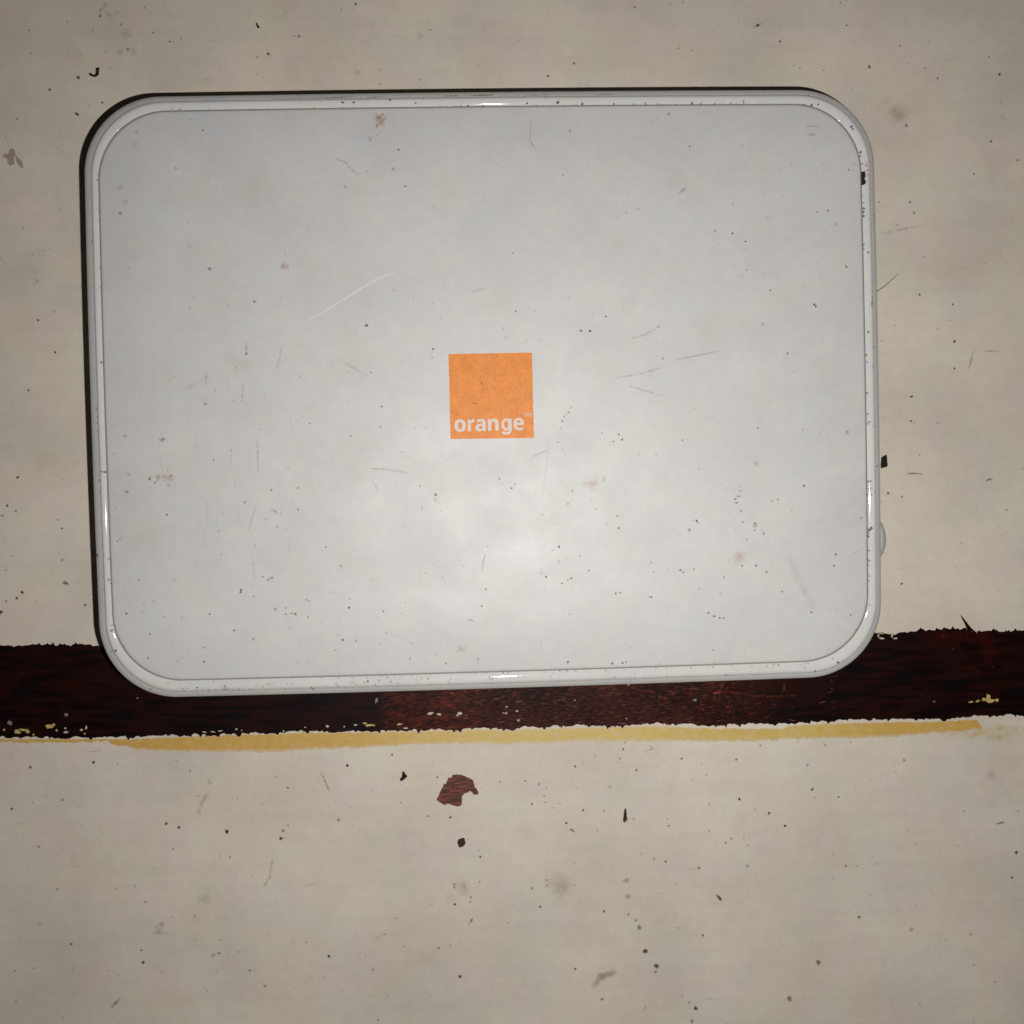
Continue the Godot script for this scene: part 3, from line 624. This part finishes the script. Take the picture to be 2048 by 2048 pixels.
func yellow_sheet() -> ArrayMesh:
	var st := SurfaceTool.new()
	st.begin(Mesh.PRIMITIVE_TRIANGLES)
	var n := YELLOW.size() / 4
	var edge := points(LOWER_EDGE)
	var mix := noise(83, 0.35, 3)
	var big := noise(89, 0.10, 3)
	var cream := Color(0.69, 0.62, 0.51)
	var tan := Color(0.64, 0.38, 0.085)
	var yellow := Color(0.69, 0.52, 0.165)
	var rows := 9
	var last := []
	var x := YELLOW[0] * 0.01
	while x < YELLOW[(n - 1) * 4] * 0.01:
		var i := 0
		while i < n - 2 and YELLOW[(i + 1) * 4] * 0.01 < x:
			i += 1
		var f := clampf((x - YELLOW[i * 4] * 0.01) / maxf((YELLOW[i * 4 + 4] - YELLOW[i * 4]) * 0.01, 0.01), 0.0, 1.0)
		var z0 := lerpf(YELLOW[i * 4 + 1], YELLOW[i * 4 + 5], f) * 0.01
		var z1 := lerpf(YELLOW[i * 4 + 2], YELLOW[i * 4 + 6], f) * 0.01
		var tone := lerpf(YELLOW[i * 4 + 3], YELLOW[i * 4 + 7], f) * 0.01
		z0 = maxf(z0 + mix.get_noise_2d(x * 2.0, 5.0) * 0.35, polyline_at(edge, x) + ragged(x, 11.0) + 0.12)
		z1 = maxf(z1 + mix.get_noise_2d(x * 1.5, 50.0) * 0.45 + big.get_noise_2d(x * 2.0, 9.0) * 0.3, z0 + 0.1)
		var col := []
		for r in rows:
			var s := float(r) / (rows - 1)
			var z := lerpf(z0, z1, s)
			var c := tan.lerp(yellow, clampf(tone + big.get_noise_2d(x * 3.0, z * 6.0) * 0.35, 0, 1))
			var wear := clampf(mix.get_noise_2d(x * 0.7, z * 1.6) * 0.9 - 0.30 + tone * 0.20, 0.0, 0.75)
			wear = maxf(wear, smoothstep(0.78, 1.02, s) * 0.8)
			wear = maxf(wear, (1.0 - smoothstep(0.0, 0.16, s)) * 0.45 * tone)
			col.append([Vector3(x, 0.04, z), c.lerp(cream, wear)])
		if last:
			for r in rows - 1:
				for v in [last[r], col[r], col[r + 1], last[r], col[r + 1], last[r + 1]]:
					st.set_color(v[1])
					put(st, v[0], Vector3.UP, table_uv(v[0]))
		last = col
		x += 0.2
	return st.commit()


func build_flakes(t: Node3D) -> void:
	var mats := [material(lin(0.55, 0.48, 0.36), 0.55), material(lin(0.55, 0.42, 0.15), 0.55), material(lin(0.22, 0.18, 0.16), 0.6)]
	for i in range(0, FLAKES.size(), 5):
		var at := Vector2(FLAKES[i], FLAKES[i + 1]) * 0.01
		var half := Vector2(FLAKES[i + 2], FLAKES[i + 3]) * 0.005
		var n := 11
		var pts := PackedVector2Array()
		var turn := rng.randfn(0.0, 0.12)
		for k in n:
			var a := TAU * k / n
			pts.append(at + (Vector2(cos(a), sin(a)) * half * rng.randf_range(0.55, 1.15)).rotated(turn))
		part("paint_flake", slab(pts, -PAINT + 0.13, 0.13), mats[FLAKES[i + 4]], t)


# ---------------------------------------------------------------- the router

# A closed loop of points: a rounded rectangle inset by l, r, t, b, its sides bulging a little.
func loop(ins: Vector4, rad: float, y: float) -> PackedVector3Array:
	var x0 := -W * 0.5 + ins.x
	var x1 := W * 0.5 - ins.y
	var z0 := -D * 0.5 + ins.z
	var z1 := D * 0.5 - ins.w
	var out := PackedVector3Array()
	var centres := [Vector2(x1 - rad, z0 + rad), Vector2(x1 - rad, z1 - rad), Vector2(x0 + rad, z1 - rad), Vector2(x0 + rad, z0 + rad)]
	for k in 4:
		var c: Vector2 = centres[k]
		var a0 := -PI * 0.5 + k * PI * 0.5
		for j in 25:
			var a := a0 + PI * 0.5 * j / 24.0
			var q := c + Vector2(cos(a), sin(a)) * rad
			out.append(Vector3(q.x, y, q.y))
		var b: Vector2 = centres[(k + 1) % 4] + Vector2(cos(a0 + PI * 0.5), sin(a0 + PI * 0.5)) * rad
		var a1 := out[out.size() - 1]
		for j in range(1, 30):
			out.append(a1.lerp(Vector3(b.x, y, b.y), j / 30.0))
	for i in out.size():
		var v := out[i]
		out[i] = Vector3(v.x * (1.0 + BOW / (W * 0.5) * (1.0 - pow(v.z / (D * 0.5), 2.0))), y, v.z * (1.0 + BOW * D / W / (D * 0.5) * (1.0 - pow(v.x / (W * 0.5), 2.0))))
	return out


# Joins loops from the outside in; a loop given twice makes a sharp edge. Normals are smoothed across each run.
func loft(loops: Array, cap_first := false, cap_last := false) -> ArrayMesh:
	var n: int = loops[0].size()
	var verts := PackedVector3Array()
	var normals := PackedVector3Array()
	var index := PackedInt32Array()
	for l: PackedVector3Array in loops:
		verts.append_array(l)
	normals.resize(verts.size())
	for k in loops.size() - 1:
		if loops[k][0].is_equal_approx(loops[k + 1][0]) and loops[k][n / 3].is_equal_approx(loops[k + 1][n / 3]):
			continue
		for i in n:
			var a := k * n + i
			var b := k * n + (i + 1) % n
			var c := a + n
			var d := b + n
			# outwards and upwards is the front
			index.append_array([a, d, b, a, c, d])
			var f := (verts[c] - verts[a]).cross(verts[b] - verts[a])
			var g := (verts[d] - verts[b]).cross(verts[b] - verts[a])
			for q in [a, b, c, d]:
				normals[q] += f.normalized() + g.normalized()
	for q in normals.size():
		normals[q] = -normals[q].normalized()
	for which in [[cap_first, 0, Vector3.DOWN], [cap_last, loops.size() - 1, Vector3.UP]]:
		if not which[0]:
			continue
		var base := verts.size()
		var mid := Vector3.ZERO
		for v in loops[which[1]]:
			mid += v / n
		verts.append(mid)
		normals.append(which[2])
		for v in loops[which[1]]:
			verts.append(v)
			normals.append(which[2])
		for i in n:
			var a := base + 1 + i
			var b := base + 1 + (i + 1) % n
			index.append_array([base, b, a] if which[2].y < 0.0 else [base, a, b])
	var uvs := PackedVector2Array()
	for i in verts.size():
		uvs.append(Vector2(verts[i].x / W + 0.5, verts[i].z / D + 0.5) * 0.98 + Vector2(0.01, 0.01))
		verts[i] *= MM
	var arrays := []
	arrays.resize(Mesh.ARRAY_MAX)
	arrays[Mesh.ARRAY_VERTEX] = verts
	arrays[Mesh.ARRAY_NORMAL] = normals
	arrays[Mesh.ARRAY_TEX_UV] = uvs
	arrays[Mesh.ARRAY_INDEX] = index
	var m := ArrayMesh.new()
	m.add_surface_from_arrays(Mesh.PRIMITIVE_TRIANGLES, arrays)
	return m


func router_texture(lid: bool) -> ImageTexture:
	var w := 2048
	var h := 1546
	var broad := noise_bytes(101 if lid else 103, 0.014, w, h, 512, 386, 4)
	var warm := noise_bytes(107, 0.022, w, h, 512, 386, 3)
	var grain := noise_bytes(109, 0.2, w, h, w, h, 2)
	var mid := noise_bytes(113, 0.05, w, h, 1024, 773, 3)
	var data := PackedByteArray()
	data.resize(w * h * 3)
	for i in w * h:
		var v := 228.0 + (broad[i] - 128) * 0.030 + (grain[i] - 128) * 0.030 + (mid[i] - 128) * 0.018
		var c := (warm[i] - 128) * 0.020 + (mid[i] - 128) * 0.010
		data[i * 3] = int(clampf(v + c, 0, 255))
		data[i * 3 + 1] = int(clampf(v, 0, 255))
		data[i * 3 + 2] = int(clampf(v - c, 0, 255))
	im = Image.create_from_data(w, h, false, Image.FORMAT_RGB8, data)
	im_k = w * 0.98 / W
	im_at = Vector2(-W * 0.5 - 0.01 * w / im_k, -D * 0.5 - 0.01 * h / im_k)
	var dark := Color(0.25, 0.21, 0.175)
	var brown := Color(0.52, 0.27, 0.19)
	if lid:
		# old yellowish grime, mostly along the left side
		for i in 90:
			var at := Vector2(rng.randf_range(-96, 90), rng.randf_range(-68, 66))
			if rng.randf() < 0.5:
				at = Vector2(rng.randf_range(-94, -30), rng.randf_range(-60, 50))
			dab(at, rng.randf_range(1.0, 5.0), rng.randf_range(0.02, 0.055), Color(0.70, 0.62, 0.46), 0.9)
		for i in 26:
			var at := Vector2(rng.randf_range(-92, -45), rng.randf_range(-10, 45))
			stroke(PackedVector2Array([at, at + Vector2(rng.randfn(0, 0.4), rng.randf_range(2, 8))]), 0.35, rng.randf_range(0.03, 0.10), Color(0.5, 0.45, 0.38), 0.5)
		specks(LID_BROWN, brown, true)
		for s in LID_STROKES:
			stroke(points(s.p), s.w * 0.01, s.d * 0.0075, Color(0.42, 0.39, 0.36))
		for s in LID_SCRATCHES:
			stroke(points(s.p), s.w * 0.013, s.d * 0.011, Color(1, 1, 1), 0.0)
		specks(LID_SPECKS, dark)
		for i in 700:
			var at := Vector2(rng.randf_range(-96, 96), rng.randf_range(-71, 71))
			dab(at, rng.randf_range(0.06, 0.28), rng.randf_range(0.03, 0.16), dark, 0.6)
		for i in 40:
			var at := Vector2(rng.randf_range(-90, 90), rng.randf_range(-65, 65))
			stroke(PackedVector2Array([at, at + Vector2.from_angle(rng.randf() * TAU) * rng.randf_range(1.5, 9.0)]), 0.18, rng.randf_range(0.03, 0.09), dark, 0.55)
	else:
		specks(RIM_BROWN, Color(0.56, 0.40, 0.26), true)
		for s in RIM_STROKES:
			stroke(points(s.p), s.w * 0.012, s.d * 0.011, Color(0.36, 0.28, 0.22))
		specks(RIM_SPECKS, dark)
		# dirt caught along the seam and in the groove
		for i in 420:
			var side := rng.randi() % 4
			var deep := 4.35 if rng.randf() < 0.6 else 2.1
			var along := rng.randf_range(-1, 1)
			var at := Vector2(along * 84.0, (-1.0 if side == 0 else 1.0) * (D * 0.5 + 0.4 - deep)) if side < 2 else Vector2((-1.0 if side == 2 else 1.0) * (W * 0.5 + 0.5 - deep), along * 58.0)
			dab(at + Vector2(rng.randfn(0, 0.12), rng.randfn(0, 0.12)), rng.randf_range(0.08, 0.22), rng.randf_range(0.12, 0.5), dark.lerp(Color(0.42, 0.31, 0.22), rng.randf()), 0.5)
	return ImageTexture.create_from_image(im)


func build_router() -> void:
	var r := thing("router", "scuffed white router with rounded corners and an orange square on its lid", "router")
	var lid_mat := material(lin(0.835, 0.83, 0.822), 0.54, router_texture(true))
	var wipe := NoiseTexture2D.new()
	wipe.width = 512
	wipe.height = 512
	wipe.noise = noise(139, 0.02, 4)
	var ramp := Gradient.new()
	ramp.set_color(0, Color(0.78, 0.78, 0.78))
	ramp.set_color(1, Color(1, 1, 1))
	wipe.color_ramp = ramp
	lid_mat.roughness_texture = wipe
	var rim_tex := router_texture(false)
	var rim_mat := material(lin(0.90, 0.90, 0.89), 0.042, rim_tex)
	var shell_mat := material(lin(0.82, 0.81, 0.80), 0.35, rim_tex)
	var groove := Vector4(2.35, 1.85, 2.0, 1.65)
	var seam := Vector4(4.25, 4.29, 4.43, 4.70)
	var one := Vector4.ONE
	# lower shell: foot, wall, rounded shoulder, lip, groove and the ledge under the bezel
	var shell := []
	for q in [[2.6, 0.0], [1.4, 0.9], [0.7, 5.0], [0.15, 15.0], [0.0, 21.0], [0.0, 24.2], [0.06, 24.75], [0.22, 25.2], [0.5, 25.55]]:
		shell.append(loop(one * q[0], 19.0 - q[0] * 0.5, q[1]))
	for q in [[0.35, 25.9], [0.7, 26.2], [0.9, 26.33], [1.0, 26.36], [1.0, 26.36]]:
		shell.append(loop((one * 0.5).lerp(groove, q[0]), lerpf(18.7, 18.0, q[0]), q[1]))
	shell.append(loop(groove + one * 0.12, 18.0, 25.9))
	shell.append(loop(seam + one * 0.8, 16.2, 25.9))
	part("lower_shell", loft(shell, true, false), shell_mat, r)
	# bezel: a glossy rounded bead
	var bead := []
	var foot := groove - one * 0.12
	var inner := seam - one * 0.13
	bead.append(loop(foot, 17.8, 25.9))
	for k in 25:
		var u := k / 24.0
		var y := 27.35
		if u < 0.42:
			y -= 0.95 * (1.0 - sqrt(1.0 - 0.93 * pow((0.42 - u) / 0.42, 2.0))) / (1.0 - sqrt(0.07))
		else:
			y -= 0.36 * pow((u - 0.42) / 0.58, 2.0)
		bead.append(loop(foot.lerp(inner, u), lerpf(17.8, 16.9, u), y))
	bead.append(loop(inner, 16.9, 26.86))
	part("bezel", loft(bead), rim_mat, r, "glossy white bead round the lid")
	# the grimy gap between bezel and lid
	var gap := [loop(inner, 16.9, 26.86), loop(inner, 16.9, 26.5), loop(inner, 16.9, 26.5), loop(seam + one * 0.3, 16.9, 26.5)]
	part("seam", loft(gap), material(lin(0.30, 0.28, 0.26), 0.9), r, "thin dark gap between bezel and lid")
	# lid: a slightly domed matt plate
	var lid := [loop(seam + one * 0.14, 16.8, 26.1), loop(seam + one * 0.14, 16.8, 26.80), loop(seam + one * 0.18, 16.8, 26.89), loop(seam + one * 0.26, 16.8, 26.94)]
	for d in [0.5, 1.0, 2.0, 3.5, 5.0, 7.0, 9.0, 11.5, 14.0, 17.0]:
		lid.append(loop(seam + one * d, maxf(16.7 - d * 0.6, 3.0), 28.0 - 1.04 * pow(1.0 - d / 17.0, 2.0)))
	part("lid", loft(lid, false, true), lid_mat, r, "matt white lid specked with dirt and scratches")
	build_logo(r)
	# power button bulging from the right wall
	var ball := SphereMesh.new()
	ball.radius = 1.0
	ball.height = 2.0
	ball.radial_segments = 48
	ball.rings = 24
	var button := part("side_button", ball, material(lin(0.62, 0.63, 0.62), 0.4), r, "grey white button on the right wall")
	button.position = Vector3(W * 0.5 + 0.2, 19.0, 40.3) * MM
	button.scale = Vector3(3.5, 4.2, 6.0) * MM
	# gap broken into the bezel at the right
	part("bezel_gap", slab(points(RIM_GAP), 27.42, 0.5), material(lin(0.012, 0.011, 0.01), 0.8), r, "small black gap broken into the bezel")


func build_logo(r: Node3D) -> void:
	var n := 256
	var a := noise_bytes(127, 0.10, n, n, n, n, 3)
	var b := noise_bytes(131, 0.02, n, n, n, n, 2)
	var data := PackedByteArray()
	data.resize(n * n * 3)
	var high := PackedByteArray()
	high.resize(n * n)
	for i in n * n:
		var v := 1.0 + (a[i] - 128) * 0.0005 + (b[i] - 128) * 0.0003
		data[i * 3] = int(clampf(236.0 * v, 0, 255))
		data[i * 3 + 1] = int(clampf(143.0 * v, 0, 255))
		data[i * 3 + 2] = int(clampf(58.0 * v, 0, 255))
		high[i] = a[i]
	im = Image.create_from_data(n, n, false, Image.FORMAT_RGB8, data)
	im_at = Vector2(-10.25, -9.46)
	im_k = n / 21.2
	for i in 70:
		var at := Vector2(rng.randf_range(-10, 10.6), rng.randf_range(-9.4, 11.9))
		dab(at, rng.randf_range(0.08, 0.25), rng.randf_range(0.15, 0.45), Color(0.62, 0.34, 0.12) if rng.randf() < 0.55 else Color(0.98, 0.72, 0.45), 0.5)
	dab(Vector2(-2.3, -2.1), 0.32, 0.6, Color(0.45, 0.24, 0.08), 0.5)
	stroke(PackedVector2Array([Vector2(-4.4, 2.7), Vector2(-3.2, 3.0)]), 0.3, 0.6, Color(0.6, 0.32, 0.1), 0.2)
	var m := material(Color.WHITE, 0.5, ImageTexture.create_from_image(im))
	m.metallic_specular = 0.4
	m.heightmap_enabled = true
	m.heightmap_texture = ImageTexture.create_from_image(Image.create_from_data(n, n, false, Image.FORMAT_L8, high))
	m.heightmap_scale = 0.0009
	# a thin square of print with slightly worn edges
	var st := SurfaceTool.new()
	st.begin(Mesh.PRIMITIVE_TRIANGLES)
	var corner := [Vector2(-10.24, -9.48), Vector2(10.80, -9.45), Vector2(10.81, 12.08), Vector2(-10.27, 11.90)]
	var outline := PackedVector2Array()
	for k in 4:
		for j in 60:
			outline.append(corner[k].lerp(corner[(k + 1) % 4], j / 60.0) + Vector2(rng.randf_range(-1, 1), rng.randf_range(-1, 1)) * 0.045)
	var tris := Geometry2D.triangulate_polygon(outline)
	for i in range(0, tris.size(), 3):
		var t := [outline[tris[i]], outline[tris[i + 1]], outline[tris[i + 2]]]
		if (t[1] - t[0]).cross(t[2] - t[0]) < 0.0:
			t.reverse()
		for q in t:
			put(st, Vector3(q.x, 28.03, q.y), Vector3.UP, (q - im_at) / 21.7)
	var logo := part("logo_square", st.commit(), m, r, "square orange print with white lettering")
	var white := material(lin(0.70, 0.63, 0.60), 0.5)
	# left foot, width and height of each letter; the g hangs below the line
	var letters := [["o", -9.18, 2.81, 3.14, 0.07], ["r", -5.82, 1.66, 3.05, 0.0], ["a", -3.90, 2.58, 3.10, 0.06], ["n", -0.75, 2.67, 3.05, 0.0], ["g", 2.68, 2.54, 4.06, 1.02], ["e", 5.69, 2.60, 3.14, 0.07]]
	for l in letters:
		if l[0] == "g":       # the typeface at hand has no single-storey g
			part("lettering", letter_g(Vector2(l[1], 10.06), l[2]), white, logo)
			continue
		lettering(l[0], logo, Vector2(l[1], 10.06 - (l[1] + 9.18) * 0.004 + l[4]), l[2], l[3], white)
	lettering("\u2122", logo, Vector2(8.35, 6.6), 1.95, 0.9, material(lin(0.62, 0.46, 0.38), 0.5))


# A band of the given width along a line of points, lying at height y.
func ribbon(st: SurfaceTool, line: PackedVector2Array, width: float, y: float) -> void:
	for i in line.size() - 1:
		var quadr := []
		for k in [i, i + 1]:
			var dir := (line[mini(k + 1, line.size() - 1)] - line[maxi(k - 1, 0)]).normalized()
			if line[0].is_equal_approx(line[line.size() - 1]) and (k == 0 or k == line.size() - 1):
				dir = (line[1] - line[line.size() - 2]).normalized()
			var side := Vector2(-dir.y, dir.x) * width * 0.5
			quadr.append_array([line[k] + side, line[k] - side])
		quad(st, Vector3(quadr[0].x, y, quadr[0].y), Vector3(quadr[2].x, y, quadr[2].y), Vector3(quadr[3].x, y, quadr[3].y), Vector3(quadr[1].x, y, quadr[1].y), Vector3.UP)


func letter_g(at: Vector2, width: float) -> ArrayMesh:
	var st := SurfaceTool.new()
	st.begin(Mesh.PRIMITIVE_TRIANGLES)
	var pen := 0.62
	var bowl := PackedVector2Array()
	for k in 41:
		var a := TAU * k / 40.0
		bowl.append(at + Vector2(width * 0.46 + cos(a) * (width * 0.46 - pen * 0.5), -1.53 + sin(a) * (1.56 - pen * 0.5)))
	ribbon(st, bowl, pen, 28.055)
	var x := width - pen * 0.5
	var hook := PackedVector2Array([at + Vector2(x, -3.02), at + Vector2(x, -1.5), at + Vector2(x, -0.05)])
	for k in range(1, 13):
		var a := PI * 0.86 * k / 12.0
		hook.append(at + Vector2(x * 0.5 + 0.06 + cos(a) * (x * 0.5 - 0.06), -0.05 + sin(a) * 0.78))
	ribbon(st, hook, pen, 28.06)
	return st.commit()


# One raised letter, its left foot at the given point: width and height in mm.
func lettering(text: String, parent: Node, at: Vector2, width: float, tall: float, mat: Material) -> void:
	var font := SystemFont.new()
	font.font_names = PackedStringArray(["Droid Sans"])
	font.font_weight = 700
	var tm := TextMesh.new()
	tm.text = text
	tm.font = font
	tm.font_size = 64
	tm.pixel_size = 0.01
	tm.depth = 0.01
	tm.curve_step = 0.8
	var box := tm.get_aabb()
	var o := part("lettering", tm, mat, parent)
	var kx := width / box.size.x
	var ky := tall / box.size.y
	o.transform = Transform3D(Basis(Vector3(kx, 0, 0.0), Vector3(0, 0, -ky), Vector3(0, 1, 0)) * MM, Vector3(at.x - box.position.x * kx, 28.05, at.y + box.position.y * ky) * MM)


# ---------------------------------------------------------------- the hair

func build_hair() -> void:
	var root := thing("hair", "thin dark hair sticking out past the router's upper right edge", "hair", Vector3(109.4, 0, -28.0))
	var pts := [Vector3(-1.2, 0.5, 0.6), Vector3(0.4, 0.9, -0.2), Vector3(2.2, 1.0, -1.35), Vector3(4.2, 0.8, -3.0), Vector3(6.7, 0.1, -5.2)]
	var curve := Curve3D.new()
	for i in pts.size():
		var tangent: Vector3 = (pts[mini(i + 1, 4)] - pts[maxi(i - 1, 0)]) / 6.0
		curve.add_point(pts[i], -tangent, tangent)
	var st := SurfaceTool.new()
	st.begin(Mesh.PRIMITIVE_TRIANGLES)
	var long := curve.get_baked_length()
	var n := 24
	for i in n:
		for j in 6:
			for k in [[0, 0], [1, 1], [0, 1], [0, 0], [1, 0], [1, 1]]:
				var s: float = float(i + k[0]) / n
				var p := curve.sample_baked(s * long)
				var dir := (curve.sample_baked(minf(s + 0.02, 1.0) * long) - curve.sample_baked(maxf(s - 0.02, 0.0) * long)).normalized()
				var side := dir.cross(Vector3.UP).normalized()
				var a: float = TAU * (j + k[1]) / 6.0
				var nn := side * cos(a) + side.cross(dir) * sin(a)
				put(st, p + nn * 0.085 * (1.0 - 0.5 * s), nn, Vector2(s, 0))
	part("strand", st.commit(), material(lin(0.05, 0.04, 0.032), 0.5), root)
